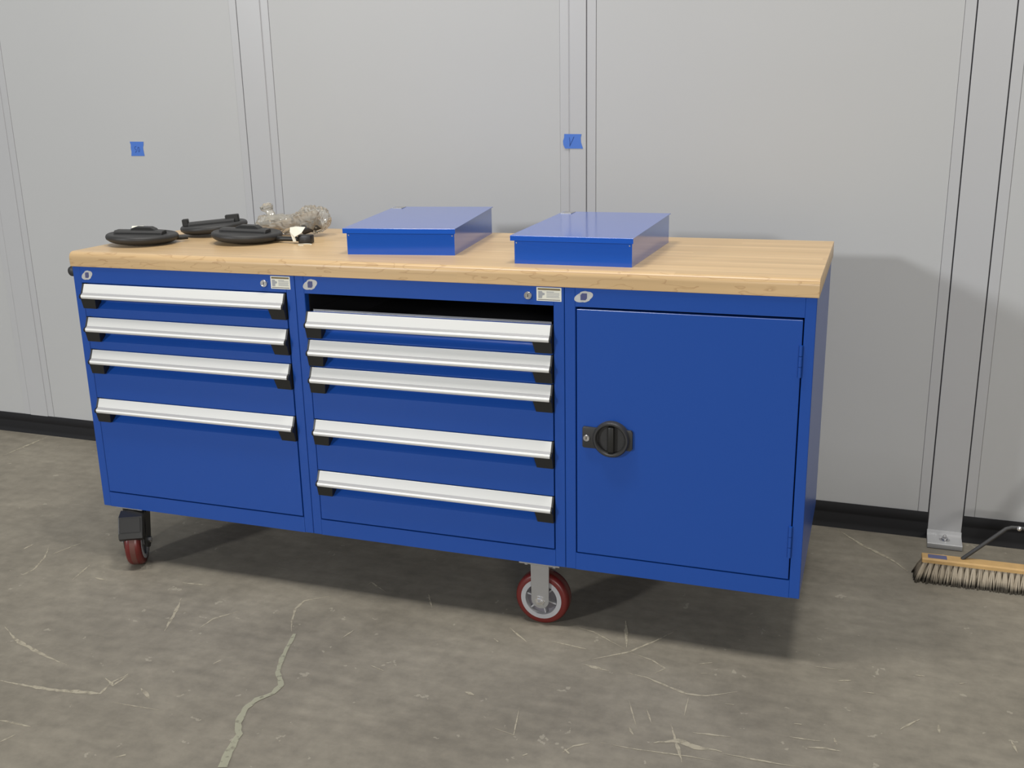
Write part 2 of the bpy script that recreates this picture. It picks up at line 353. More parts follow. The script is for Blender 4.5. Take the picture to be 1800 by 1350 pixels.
CRACK= ([(0.979, -0.802), (0.959, -0.751), (0.942, -0.686), (0.915, -0.652), (0.897, -0.591), (0.902, -0.549), (0.923, -0.513), (0.925, -0.476), (0.883, -0.427), (0.859, -0.369), (0.84, -0.307), (0.82, -0.241)], 0.0174)

def ribbon(name, pts, w, material, jag=0.35, taper=True, h=0.0006):
    P = [Vector((x, y, 0)) for x, y in pts]
    Q = []                                             # resample
    for a, b in zip(P, P[1:]):
        k = max(1, int((b - a).length / max(0.012, w * 0.8)))
        Q += [a.lerp(b, i / k) for i in range(k)]
    Q.append(P[-1]); n = len(Q)
    bm = BM(); prev = None
    for i, q in enumerate(Q):
        t = (Q[min(i + 1, n - 1)] - Q[max(i - 1, 0)]).normalized(); s = Vector((-t.y, t.x, 0))
        ww = w * 0.5 * (1 + random.uniform(-jag, jag)) * (1.0 if taper else 1.15 - 0.6 * i / n)
        if taper: ww *= max(0.18, min(1, 2.6 * min(i + 0.3, n - 0.7 - i) / n))
        o = s * random.uniform(-jag, jag) * w * 0.35
        c = (bm.verts.new(q + o + s * ww + Vector((0, 0, h))), bm.verts.new(q + o - s * ww + Vector((0, 0, h))))
        if prev: bm.faces.new((prev[0], prev[1], c[1], c[0]))
        prev = c
    return fin(name, bm, material, floor)
for k, (pts, w) in enumerate(MARKS): ribbon('scrape_mark', pts, w * 1.35, M['scrape'], h=0.0005 + 0.00001 * k)
ribbon('crack_filler', CRACK[0], CRACK[1] * 1.0, M['filler'], jag=0.22, taper=False, h=0.0016)

# ------------------------------------------------------------------ back wall
WY, WR, WH = 0.976, -0.0121, 3.4
bm = BM(); box(bm, -7, 9, 0.03, 0.10, 0, WH)
wall = fin('wall_back', bm, M['back']); wall.location = (0, WY, 0); wall.rotation_euler = (0, 0, WR); wall['kind'] = 'structure'
posts = [(-3.735, -3.635), (-2.50, -2.44), (-1.265, -1.168), (0.0, 0.098), (1.262, 1.318), (2.476, 2.577), (3.735, 3.795), (4.97, 5.07), (6.2, 6.26)]
JOINT = {2: ('gap3', 'gap3'), 3: ('gap', 'gap3'), 4: ('gap3', 'gap2'), 5: ('gap', 'gap')}     # how open the joints on either side of each post are
FOOT = (0, 5, 7)                                     # posts that come down over the baseboard to a bolted foot
edges = [-6.9] + [e for a, b in posts for e in (a - 0.034, b + 0.034)] + [8.9]
for i in range(0, len(edges), 2):
    bm = BM(); box(bm, edges[i], edges[i + 1], 0.0, 0.03, 0.05, WH - 0.02, 0.0008, 1); fin('wall_panel', bm, M['wall'], wall, local=True)
for k, (a, b) in enumerate(posts):
    bm = BM(); box(bm, a, b, -0.004, 0.03, 0.012 if k in FOOT else 0.06, WH - 0.02, 0.0015, 2); po = fin('post', bm, M['post'], wall, local=True)
    for x0, x1 in ((a - 0.0335, a - 0.0035), (b + 0.0035, b + 0.0335)):
        bm = BM(); box(bm, x0, x1, -0.0025, 0.03, 0.05, WH - 0.02, 0.0008, 1); fin('cover_flange', bm, M['post'], po, local=True)
    gl, gr = JOINT.get(k, ('gap2', 'gap2'))
    for x0, x1, g in ((a - 0.0036, a + 0.0002, gl), (b - 0.0002, b + 0.0036, gr)):
        dp = {'gap': 0.006, 'gap2': 0.001, 'gap3': -0.0015}[g]
        bm = BM(); box(bm, x0, x1, dp, 0.03, 0.05, WH - 0.02); fin('joint_gasket', bm, M[g], po, local=True)
    if k in FOOT:
        c = (a + b) / 2
        prof = [(-0.004, 0.001), (-0.004, 0.030), (-0.007, 0.030), (-0.012, 0.022), (-0.020, 0.018), (-0.086, 0.018), (-0.089, 0.016), (-0.089, 0.002), (-0.087, 0.001)]
        bm = BM(); prism(bm, prof, 'x', a - 0.001, b + 0.001); fin('foot_plate', bm, M['post'], po, local=True)
        bm = BM(); T = Matrix.Translation((c, -0.052, 0.018))
        lathe(bm, [(0.0001, 0), (0.0165, 0), (0.0165, 0.0022), (0.011, 0.003), (0.0001, 0.003)], T, 28)
        lathe(bm, [(0.0001, 0.003), (0.0095, 0.003), (0.0095, 0.0085), (0.0055, 0.0095), (0.0055, 0.015), (0.0035, 0.0165), (0.0001, 0.0168)], T, 20)
        fin('anchor_bolt', bm, M['bright'], po, smooth=True, local=True)
bm = BM()
prof = [(0, 0.0), (0, 0.086), (-0.003, 0.088), (-0.0055, 0.085), (-0.0055, 0.055), (-0.0045, 0.052), (-0.0055, 0.049), (-0.006, 0.020), (-0.008, 0.008), (-0.012, 0.002), (-0.013, 0.0)]
segs = [-6.9] + [e for k, (a, b) in enumerate(posts) if k in FOOT for e in (a - 0.001, b + 0.001)] + [8.9]
for i in range(0, len(segs), 2): prism(bm, prof, 'x', segs[i], segs[i + 1])
base = fin('baseboard_back', bm, M['vinyl'], smooth=True); base.location = (0, WY, 0); base.rotation_euler = (0, 0, WR); base['kind'] = 'structure'

# ------------------------------------------------------------------ masking tape on the wall
def tape(pts, strokes, label, dy):
    c = Vector((sum(p[0] for p in pts) / len(pts), 0, sum(p[1] for p in pts) / len(pts)))
    bm = BM(); A = [bm.verts.new((x - c.x, 0, z - c.z)) for x, z in pts]; B = [bm.verts.new((x - c.x, -0.0005, z - c.z)) for x, z in pts]
    bm.faces.new(A); bm.faces.new(B)
    for i in range(len(A)): bm.faces.new((A[i], A[(i + 1) % len(A)], B[(i + 1) % len(A)], B[i]))
    o = fin('masking_tape', bm, M['tape'])
    o.location = (c.x, WY + WR * c.x + dy, c.z); o.rotation_euler = (0, 0, WR)
    for s in strokes:
        bm = BM(); tube(bm, [(x - c.x, -0.0007, z - c.z) for x, z in s], 0.0011, 6); fin('pen_stroke', bm, M['pen'], o, local=True)
    tag(o, label, 'tape', 'blue tape markers on the wall')
tape([(-0.548, 1.2745), (-0.482, 1.2740), (-0.483, 1.262), (-0.487, 1.252), (-0.486, 1.235), (-0.484, 1.2195), (-0.548, 1.2195), (-0.545, 1.235), (-0.5465, 1.25), (-0.5445, 1.262)],
     [[(-0.519, 1.256), (-0.526, 1.255), (-0.527, 1.247), (-0.521, 1.245), (-0.520, 1.237), (-0.526, 1.234)], [(-0.510, 1.254), (-0.513, 1.246), (-0.511, 1.237), (-0.506, 1.236), (-0.504, 1.245), (-0.506, 1.253), (-0.510, 1.254)]],
     'small blue tape square on the bare wall panel at left', -0.0004)
tape([(1.243, 1.291), (1.303, 1.290), (1.300, 1.278), (1.301, 1.264), (1.308, 1.243), (1.246, 1.2435), (1.240, 1.255), (1.2385, 1.268), (1.2425, 1.279)],
     [[(1.261, 1.280), (1.263, 1.265), (1.2625, 1.251)], [(1.277, 1.282), (1.271, 1.270), (1.263, 1.254)]],
     'blue tape piece stuck across the narrow middle wall post', -0.0046)

# ------------------------------------------------------------------ cabinets
Z0, Z1, DEP = 0.19, 0.952, 0.655
X = [0.0, 0.757, 1.527, 2.1336]
OZ0, OZ1 = 0.2375, 0.9045
def carcass(name, x0, x1, label, cat, group, ox0, ox1):
    c = empty(name, ((x0 + x1) / 2, DEP / 2, Z0)); tag(c, label, cat, group)
    g = 0.0006; a, b = x0 + g, x1 - g
    bm = BM()                                          # face frame, one piece of folded sheet
    box(bm, a, ox0, 0, 0.022, Z0, Z1, 0.0012, 1); box(bm, ox1, b, 0, 0.022, Z0, Z1, 0.0012, 1)
    box(bm, ox0, ox1, 0, 0.022, OZ1, Z1); box(bm, ox0, ox1, 0, 0.022, Z0, OZ0)
    fin('face_frame', bm, M['blue'], c)
    bm = BM()
    box(bm, a, a + 0.0015, 0.0221, DEP, Z0, Z1); box(bm, b - 0.0015, b, 0.0221, DEP, Z0, Z1); box(bm, a + 0.0015, b - 0.0015, DEP - 0.0015, DEP, Z0, Z1)
    box(bm, a + 0.0015, b - 0.0015, 0.0221, DEP - 0.0015, Z0, Z0 + 0.0015); box(bm, a + 0.0015, b - 0.0015, 0.0221, DEP - 0.0015, Z1 - 0.0015, Z1)
    fin('housing', bm, M['blue'], c)
    return c
HP = [(0.002, 0.0), (-0.0005, 0.0), (-0.0115, -0.0262), (-0.0118, -0.0278), (-0.0170, -0.0288), (-0.0198, -0.0312), (-0.0208, -0.0345), (-0.0202, -0.0385), (-0.0180, -0.0412), (-0.0150, -0.0420), (-0.0125, -0.0405), (-0.0100, -0.0330), (0.002, -0.0100)]
def text_mesh(s, size, ext):
    cu = bpy.data.curves.new('lettering', 'FONT'); cu.body = s; cu.size = size; cu.extrude = ext; cu.align_x = 'CENTER'; cu.align_y = 'CENTER'; cu.resolution_u = 2
    to = bpy.data.objects.new('tmp_text', cu); COL.objects.link(to)
    dg = bpy.context.evaluated_depsgraph_get(); me = bpy.data.meshes.new_from_object(to.evaluated_get(dg))
    bpy.data.objects.remove(to); bpy.data.curves.remove(cu); return me
LETTER = text_mesh('ROUSSEAU', 0.0125, 0.0004); LETTER.name = 'embossed_lettering'
def drawer(cab, ox0, ox1, zt, zb, hx0, hx1, body=False):
    """front panel from zt down to zb with the extruded handle along its top"""
    yf = -0.001
    prof = [(0.0204, zt - 0.001), (0.0155, zt - 0.001), (0.0155, zt - 0.0540), (yf, zt - 0.0722), (yf, zb + 0.0035), (0.001, zb + 0.0025), (0.0204, zb + 0.0025)]
    bm = BM(); prism(bm, prof, 'x', ox0 + 0.0030, ox1 - 0.0030); d = fin('drawer', bm, M['blue'], cab)
    bm = BM(); prism(bm, [(y, zt + z) for y, z in HP], 'x', hx0, hx1); fin('handle', bm, M['alu'], d, smooth=True)
    # white insert on the sloping face of the handle
    n = Vector((0, -0.0262, 0.011)).normalized()
    bm = BM()
    for t0, t1, off in ((0.03, 0.92, 0.0006),):
        a = Vector((0, -0.0005 - 0.011 * t0, -0.0262 * t0)); b = Vector((0, -0.0005 - 0.011 * t1, -0.0262 * t1))
        q = [a + n * off, b + n * off, b - n * 0.0002, a - n * 0.0002]
        prism(bm, [(p.y, zt + p.z) for p in q], 'x', hx0 + 0.0006, hx1 - 0.0006)
    fin('label_strip', bm, M['white'], d)
    bm = BM(); prism(bm, [(-0.0112, zt - 0.0243), (-0.0182, zt - 0.0291), (-0.0182, zt - 0.0300), (-0.0108, zt - 0.0290)], 'x', hx0 + 0.0006, hx1 - 0.0006)
    fin('groove_line', bm, M['groove'], d)
    for s, xe, xo in ((-1, hx0, ox0 + 0.0024), (1, hx1, ox1 - 0.0024)):
        bm = BM()
        cap = [(0.012, 0.001), (-0.0015, 0.001), (-0.0125, -0.0255), (-0.0125, -0.0275), (-0.0185, -0.0288), (-0.0217, -0.034), (-0.0205, -0.041), (-0.0150, -0.0435), (-0.0080, -0.0722), (0.012, -0.0722)]
        lo, hi = min(xe, xo), max(xe, xo)
        prism(bm, [(y, zt + z) for y, z in cap], 'x', lo, hi)
        # foot of the cap below the lip, with its slanted inner end
        xi = xe - s * 0.040; xj = xe - s * 0.046
        A = [(-0.0150, -0.0425), (-0.0080, -0.0720), (0.0125, -0.0720), (0.0125, -0.0425)]
        va = [bm.verts.new((xe, y, zt + z)) for y, z in A]
        xin = [xj, xi, xi, xj]
        vb = [bm.verts.new((xin[i], y, zt + z)) for i, (y, z) in enumerate(A)]
        bm.faces.new(va); bm.faces.new(vb[::-1])
        for i in range(4): bm.faces.new((va[i], va[(i + 1) % 4], vb[(i + 1) % 4], vb[i]))
        fin('end_cap', bm, M['blackp'], d)
    # faint raised lettering on the sloping ledge under the handle
    o = bpy.data.objects.new('embossed_lettering', LETTER); COL.objects.link(o); o.parent = d
    if not LETTER.materials: LETTER.materials.append(M['blue'])
    off = OFF[cab.name]; ang = math.atan2(0.0182, 0.0165)
    o.location = Vector(((hx0 + hx1) / 2 - 0.035, 0.0050, zt - 0.0660)) - off; o.rotation_euler = (ang, 0, 0)
    if body:
        bm = BM(); h0, h1 = zt - 0.06, zt + 0.0035
        box(bm, ox0 + 0.012, ox1 - 0.012, 0.0215, 0.0235, h0, h1); box(bm, ox0 + 0.012, ox0 + 0.014, 0.0235, 0.60, h0, h1); box(bm, ox1 - 0.014, ox1 - 0.012, 0.0235, 0.60, h0, h1)
        box(bm, ox0 + 0.012, ox1 - 0.012, 0.60, 0.602, h0, h1); box(bm, ox0 + 0.014, ox1 - 0.014, 0.0235, 0.60, h0, h0 + 0.002)
        fin('drawer_body', bm, M['slot_shade'], d)  # tray coloured near-black to carry the slot's shade
        bm = BM(); box(bm, ox0 + 0.012, ox1 - 0.012, 0.0205, 0.0214, h1 - 0.010, h1 + 0.0008); fin('front_rim', bm, M['galv'], d)
    return d
def lock(cab, x, z):
    bm = BM(); lathe(bm, [(0.0105, 0.001), (0.0105, -0.004), (0.0095, -0.0052), (0.0075, -0.0052), (0.0070, -0.0044), (0.0001, -0.0044)], AX((x, 0, z), (0, 1, 0)), 28)
    l = fin('cylinder_lock', bm, M['bright'], cab, smooth=True)
    bm = BM(); box(bm, x - 0.001, x + 0.001, -0.0049, -0.0043, z - 0.0035, z + 0.0035); fin('keyway', bm, M['dark'], l)
def label_plate(cab, x0, x1, z0, z1):
    def q(bm, u0, u1, v0, v1, y0, y1): box(bm, x0 + (x1 - x0) * u0, x0 + (x1 - x0) * u1, y0, y1, z0 + (z1 - z0) * v0, z0 + (z1 - z0) * v1)
    bm = BM(); q(bm, 0, 1, 0, 1, -0.0004, 0.0001); l = fin('warning_label', bm, M['paper'], cab)
    bm = BM(); q(bm, 0.05, 0.95, 0.80, 0.93, -0.0006, -0.0003); fin('title_band', bm, M['band'], l)
    bm = BM(); prism(bm, [(x0 + (x1 - x0) * u, z0 + (z1 - z0) * v) for u, v in ((0.07, 0.2), (0.22, 0.2), (0.24, 0.4), (0.33, 0.45), (0.33, 0.58), (0.24, 0.62), (0.22, 0.72), (0.07, 0.72))], 'y', -0.0006, -0.0003); fin('pictogram', bm, M['print_grey'], l)
    for v, u1 in ((0.66, 0.7), (0.57, 0.92), (0.46, 0.92), (0.36, 0.9), (0.26, 0.92)):
        bm = BM(); q(bm, 0.40, u1, v, v + 0.045, -0.0006, -0.0003); fin('text_line', bm, M['print_grey'], l)
    bm = BM(); q(bm, 0.05, 0.95, 0.08, 0.125, -0.0006, -0.0003); fin('rule_line', bm, M['ink'], l)
def logo(cab, cx, cz, w, h):
    """slanted oval badge with a squared lobe at lower right and a dark cube emblem"""
    pts = []
    for i in range(36):
        a = 2 * math.pi * i / 36; c, s = math.cos(a), math.sin(a)
        x = 0.44 * w * c + 0.12 * w * s; z = 0.44 * h * s + 0.08 * h * c
        if 1.45 < a < 2.2: x -= 0.03 * w; z += 0.05 * h
        if 4.9 < a < 5.6: x += 0.02 * w; z -= 0.05 * h
        pts.append((cx + x, cz + z))
    bm = BM(); prism(bm, pts, 'y', -0.0005, 0.0001); l = fin('logo_sticker', bm, M['sticker'], cab)
    e = 0.15 * w
    bm = BM(); prism(bm, [(cx - e, cz - 0.26 * h), (cx + 0.6 * e, cz - 0.26 * h), (cx + 1.1 * e, cz - 0.1 * h), (cx + 1.1 * e, cz + 0.3 * h), (cx - 0.5 * e, cz + 0.3 * h), (cx - e, cz + 0.15 * h)], 'y', -0.0007, -0.0003)
    fin('emblem', bm, M['emblem'], l)

cabL = carcass('drawer_cabinet', X[0], X[1], 'blue steel cabinet with four drawers at the left end of the bench', 'cabinet', 'bench cabinets', 0.0285, 0.7285)
tops = [0.9005, 0.7995, 0.6995, 0.5455]
for i, z in enumerate(tops):
    drawer(cabL, 0.0285, 0.7285, z, tops[i + 1] if i < 3 else OZ0 + 0.001, 0.0365, 0.7205)
lock(cabL, 0.6604, 0.9275); label_plate(cabL, 0.6815, 0.7430, 0.9135, 0.9487); logo(cabL, 0.0520, 0.9268, 0.044, 0.030)

cabM = carcass('drawer_cabinet', X[1], X[2], 'blue steel cabinet with five drawers and an open top slot', 'cabinet', 'bench cabinets', 0.7855, 1.4985)
tops = [0.8535, 0.7745, 0.6965, 0.5430, 0.3895]
for i, z in enumerate(tops):
    drawer(cabM, 0.7855, 1.4985, z, tops[i + 1] if i < 4 else OZ0 + 0.001, 0.7925, 1.4915, body=(i == 0))
for xa, xb in ((0.7590, 0.7855), (1.4985, 1.5250)):
    bm = BM(); box(bm, xa, xb, 0.0245, 0.62, 0.80, 0.915); fin('shade_liner', bm, M['slot_shade'], cabM)  # near-black liners added so the slot's blue side walls look shaded
lock(cabM, 1.4321, 0.9278); label_plate(cabM, 1.4543, 1.5197, 0.9151, 0.9498); logo(cabM, 0.8050, 0.9292, 0.049, 0.032)

cabR = carcass('door_cabinet', X[2], X[3], 'blue steel cabinet with one hinged door and black round latch', 'cabinet', 'bench cabinets', 1.5555, 2.1070)
# door leaf
bm = BM(); box(bm, 1.5588, 2.1042, -0.0005, 0.019, 0.2405, 0.8985, 0.0012, 1); door = fin('door', bm, M['blue'], cabR)
for z0, z1 in ((0.7620, 0.8400), (0.3010, 0.3840)):
    bm = BM()
    for k in range(3):
        a = z0 + (z1 - z0) * k / 3; b = z0 + (z1 - z0) * (k + 1) / 3 - 0.0012
        lathe(bm, [(0.0001, a), (0.0044, a), (0.0044, b), (0.0001, b)], Matrix.Translation((2.1030, -0.0035, 0)), 16)
    fin('hinge', bm, M['blue'], door, smooth=True)
# latch: black plate with round cup, thumb turn and key cylinder
cx, cz = 1.6520, 0.5680
bm = BM()
prism(bm, [(1.5758, 0.5420), (1.5790, 0.5390), (1.6180, 0.5385), (1.6180, 0.5940), (1.5790, 0.5955), (1.5758, 0.5920)], 'y', -0.0095, 0.0, bev=0.002)
prism(bm, [(1.6860, 0.5400), (1.7010, 0.5400), (1.7065, 0.5450), (1.7065, 0.5890), (1.7025, 0.5945), (1.6860, 0.5945)], 'y', -0.0095, 0.0, bev=0.002)
lathe(bm, [(0.0470, 0.0), (0.0470, -0.0150), (0.0440, -0.0190), (0.0400, -0.0190), (0.0370, -0.0150), (0.0360, -0.0040), (0.0001, -0.0035)], AX((cx, 0, cz), (0, 1, 0)), 48)
latch = fin('latch', bm, M['graphite'], door, smooth=True)
bm = BM(); box(bm, cx - 0.0085, cx + 0.0085, -0.0180, -0.0035, cz - 0.0345, cz + 0.0345, 0.004, 3); fin('thumb_turn', bm, M['blackp'], latch, smooth=True)
bm = BM(); lathe(bm, [(0.0088, 0.0), (0.0088, -0.0118), (0.0078, -0.0128), (0.0001, -0.0124)], AX((1.5872, 0, 0.5657), (0, 1, 0)), 26); kc = fin('key_cylinder', bm, M['bright'], latch, smooth=True)
bm = BM(); box(bm, 1.5862, 1.5880, -0.0133, -0.0120, 0.5630, 0.5690); fin('keyway', bm, M['dark'], kc)
logo(cabR, 1.5770, 0.9298, 0.053, 0.031)

# push handle on the left flank
bm = BM()
yA, yB = 0.012, 0.60
tube(bm, [(-0.0185, yA, 0.9335), (-0.0185, yA + 0.004, 0.9335), (-0.0185, yA + 0.012, 0.9335), (-0.0185, yB - 0.012, 0.9335), (-0.0185, yB - 0.004, 0.9335), (-0.0185, yB, 0.9335)], [0.009, 0.0145, 0.0165, 0.0165, 0.0145, 0.009], 20)
for y in (0.05, 0.55): box(bm, -0.0150, 0.0004, y - 0.02, y + 0.02, 0.9220, 0.9450, 0.002, 1)
fin('push_handle', bm, M['graphite'], cabL, smooth=True)

# ------------------------------------------------------------------ casters (parts of the cabinets)
WRAD, WW = 0.076, 0.048
def wheel(parent, c, ax, tread):
    T = AX(c, ax); h = WW / 2
    bm = BM(); lathe(bm, [(0.0580, -h), (0.068, -h), (0.0735, -h + 0.004), (WRAD, -h + 0.012), (WRAD, h - 0.012), (0.0735, h - 0.004), (0.068, h), (0.0580, h), (0.0580, -h)], T, 56)
    t = fin('tyre', bm, M['red'], parent, smooth=True)
    bm = BM(); lathe(bm, [(WRAD + 0.0003, -0.008), (WRAD + 0.0005, 0), (WRAD + 0.0003, 0.008)], T, 56); fin('worn_tread', bm, M['redworn'], t, smooth=True)
    bm = BM(); lathe(bm, [(0.0581, -h - 0.001), (0.0581, h + 0.001), (0.0455, h + 0.001), (0.0445, h - 0.010), (0.0445, -h + 0.010), (0.0455, -h - 0.001), (0.0581, -h - 0.001)], T, 48)
    lathe(bm, [(0.0001, -h), (0.016, -h), (0.016, h), (0.0001, h)], T, 24)
    for k in range(6):
        a = 2 * math.pi * (k + 0.25) / 6
        m = T @ Matrix.Rotation(a, 4, 'Z'); bm2 = [m @ Vector(v) for v in ((0.012, -0.002, -h + 0.004), (0.043, -0.002, -h + 0.004), (0.043, 0.002, -h + 0.004), (0.012, 0.002, -h + 0.004), (0.012, -0.002, h - 0.004), (0.043, -0.002, h - 0.004), (0.043, 0.002, h - 0.004), (0.012, 0.002, h - 0.004))]
        vs = [bm.verts.new(v) for v in bm2]
        for f in ((0, 3, 2, 1), (4, 5, 6, 7), (0, 1, 5, 4), (1, 2, 6, 5), (2, 3, 7, 6), (3, 0, 4, 7)): bm.faces.new([vs[i] for i in f])
    fin('hub', bm, M['hub'], parent, smooth=True)
    bm = BM(); lathe(bm, [(0.0001, -0.006), (0.0446, -0.010), (0.0446, 0.010), (0.0001, 0.006)], T, 40); fin('hub_web', bm, M['inner'], parent, smooth=True)
def rigid_caster(cab, x, y):
    bm = BM(); box(bm, x - 0.058, x + 0.058, y - 0.040, y + 0.050, Z0 - 0.006, Z0 - 0.0002, 0.001, 1)
    for s in (-1, 1):
        yo = y + s * (WW / 2 + 0.0075)
        pr = [(x - 0.026, Z0 - 0.006), (x - 0.025, 0.100)] + [(x + 0.025 * math.cos(a), 0.078 + 0.025 * math.sin(a)) for a in [math.pi * (1 + k / 10) for k in range(11)]] + [(x + 0.025, 0.100), (x + 0.026, Z0 - 0.006)]
        plate(bm, pr, yo - 0.0025, yo + 0.0025)
    for dx in (-0.040, 0.040):
        lathe(bm, [(0.0001, Z0 - 0.012), (0.007, Z0 - 0.012), (0.007, Z0 - 0.006), (0.0001, Z0 - 0.006)], Matrix.Translation((x + dx, y - 0.026, 0)), 6)
    c = fin('caster', bm, M['steel'], cab); wheel(c, (x, y, WRAD), (0, 1, 0), True)
    bm = BM(); yf = y - WW / 2 - 0.010
    lathe(bm, [(0.0001, 0.0), (0.0150, 0.0), (0.0150, -0.002), (0.0095, -0.002), (0.0095, -0.0080), (0.0045, -0.0085), (0.0045, -0.014), (0.0001, -0.0145)], AX((x - 0.001, yf, WRAD), (0, 1, 0)), 6)
    fin('axle_bolt', bm, M['bright'], c); bm = BM()
    lathe(bm, [(0.0001, 0.0), (0.0088, 0.0), (0.0088, 0.006), (0.0001, 0.0065)], AX((x, y + WW / 2 + 0.010, WRAD), (0, 1, 0)), 6)
    fin('axle_bolt', bm, M['bright'], c)
    return c
rigid_caster(cabM, 1.4504, 0.0420)
rigid_caster(cabM, 1.4504, 0.6000)
def swivel_caster(cab, x, y, ang):
    """(x, y): wheel contact; ang: heading of the wheel, brake pedal at the front"""
    f = Vector((math.cos(ang), math.sin(ang), 0)); s = Vector((-f.y, f.x, 0)); k = Vector((x, y, 0)) - f * 0.036
    F = Matrix(((f.x, s.x, 0, k.x), (f.y, s.y, 0, k.y), (0, 0, 1, 0), (0, 0, 0, 1)))   # local: x forward, y left, origin under the king pin
    def loc(bm): bmesh.ops.transform(bm, matrix=F, verts=bm.verts)
    bm = BM(); box(bm, k.x - 0.040, k.x + 0.058, max(0.004, k.y - 0.042), k.y + 0.056, Z0 - 0.006, Z0 - 0.0002, 0.001, 1)
    c = fin('caster', bm, M['steel'], cab)
    bm = BM(); lathe(bm, [(0.0001, 0.166), (0.036, 0.166), (0.040, 0.172), (0.040, 0.180), (0.030, 0.184), (0.0001, 0.184)], Matrix(), 32)
    for sg in (-1, 1):
        pr = [(-0.034, 0.166), (0.010, 0.052), (0.024, 0.046), (0.060, 0.060), (0.064, 0.100), (0.052, 0.160), (0.040, 0.170), (-0.030, 0.170)]
        yo = sg * (WW / 2 + 0.009); plate(bm, pr, yo - 0.003, yo + 0.003)
    loc(bm); fin('fork', bm, M['blackp'], c)
    wheel(c, k + f * 0.036 + Vector((0, 0, WRAD)), s, True)
    bm = BM()
    pr = [(0.045, 0.183), (0.086, 0.176), (0.108, 0.130), (0.112, 0.114), (0.104, 0.104), (0.084, 0.108), (0.072, 0.146), (0.045, 0.172)]
    prism(bm, pr, 'y', -0.037, 0.037, bev=0.003); loc(bm); pd = fin('brake_pedal', bm, M['blackp'], c)
    bm = BM(); prism(bm, [(0.0895, 0.1720), (0.1075, 0.1330), (0.1090, 0.1340), (0.0910, 0.1730)], 'y', -0.029, 0.029); loc(bm); fin('pedal_pad', bm, M['blackp'], pd)
    for sg in (-1, 1):
        bm = BM(); T = AX((0.036, sg * (WW / 2 + 0.012), WRAD), (0, sg, 0)); lathe(bm, [(0.0001, 0), (0.0095, 0), (0.0095, 0.009), (0.0001, 0.010)], T, 6)
        loc(bm); fin('axle_bolt', bm, M['bright'], c)
    return c
swivel_caster(cabL, 0.100, 0.014, R(-62))
rigid_caster(cabL, 0.100, 0.6000)
# ------------------------------------------------------------------ worktop
bm = BM(); r = 0.017; zt, zb = 0.996, 0.9522; yf, yb = -0.003, 0.660
prof = [(yf, zb + 0.001), (yf, zt - r)] + [(yf + r - r * math.cos(a), zt - r + r * math.sin(a)) for a in [math.pi / 2 * k / 8 for k in range(1, 9)]] + [(yb - 0.003, zt), (yb, zt - 0.003), (yb, zb), (yf + 0.001, zb)]
prism(bm, prof, 'x', -0.003, 2.1370, bev=0.0012)
bmesh.ops.translate(bm, verts=bm.verts, vec=(0, 0.0, -zb))
top = fin('butcher_block_worktop', bm, M['wood'], smooth=True); top.location = (0, 0, zb)
tag(top, 'long pale maple butcher block worktop lying across the three blue cabinets', 'worktop')
TZ = 0.996

# ------------------------------------------------------------------ two blue lidded boxes
def blue_box(loc, rz, w, d, h0, h1, label):
    """front left bottom corner at loc; h0 front height, h1 back height"""
    b = empty('metal_box', loc, rz); tag(b, label, 'box', 'flat blue metal boxes on the worktop')
    t = 0.0012; bm = BM()
    side = [(0, 0.0), (d, 0.0), (d, h1 - 0.003), (0, h0 - 0.003)]
    prism(bm, side, 'x', 0, t); prism(bm, side, 'x', w - t, w)
    box(bm, t, w - t, 0, t, 0, h0 - 0.003); box(bm, t, w - t, d - t, d, 0, h1 - 0.004); box(bm, t, w - t, t, d - t, 0, t)
    fin('body', bm, M['bluebox'], b, local=True)
    bm = BM(); e = 0.0085; k = (h1 - h0) / d
    sec = [(-e, h0 - k * e - 0.0135), (-e + 0.0012, h0 - k * e - 0.0135), (-e + 0.0012, h0 - k * e - 0.0022), (d + 0.002, h1 - 0.0022), (d + 0.002, h1), (-e + 0.001, h0 - k * e), (-e, h0 - k * e - 0.001)]
    prism(bm, sec, 'x', -e, w + 0.0045); lid = fin('lid', bm, M['bluebox'], b, local=True)
    for x in (0.006, w - 0.006):
        bm = BM(); lathe(bm, [(0.0001, -0.0012), (0.0018, -0.001), (0.0022, 0.0), (0.0001, 0.0002)], AX((x, 0.0, h0 - 0.020), (0, 1, 0)), 12); fin('rivet', bm, M['bright'], b, local=True)
    bm = BM(); box(bm, -e + 0.006, 0.03, d - 0.052, d - 0.002, h1 - 0.0025, h1 + 0.0008, 0.0004, 1); fin('hinge_tab', bm, M['steel'], lid, local=True)
    return b
blue_box((0.8593, 0.1230, TZ), R(8.2), 0.309, 0.475, 0.0735, 0.0840, 'flat blue metal box beside the crumpled plastic bag, set slightly askew')
blue_box((1.3731, 0.0690, TZ), R(0.0), 0.309, 0.470, 0.0735, 0.0840, 'flat blue metal box nearest the right end of the worktop, set square')

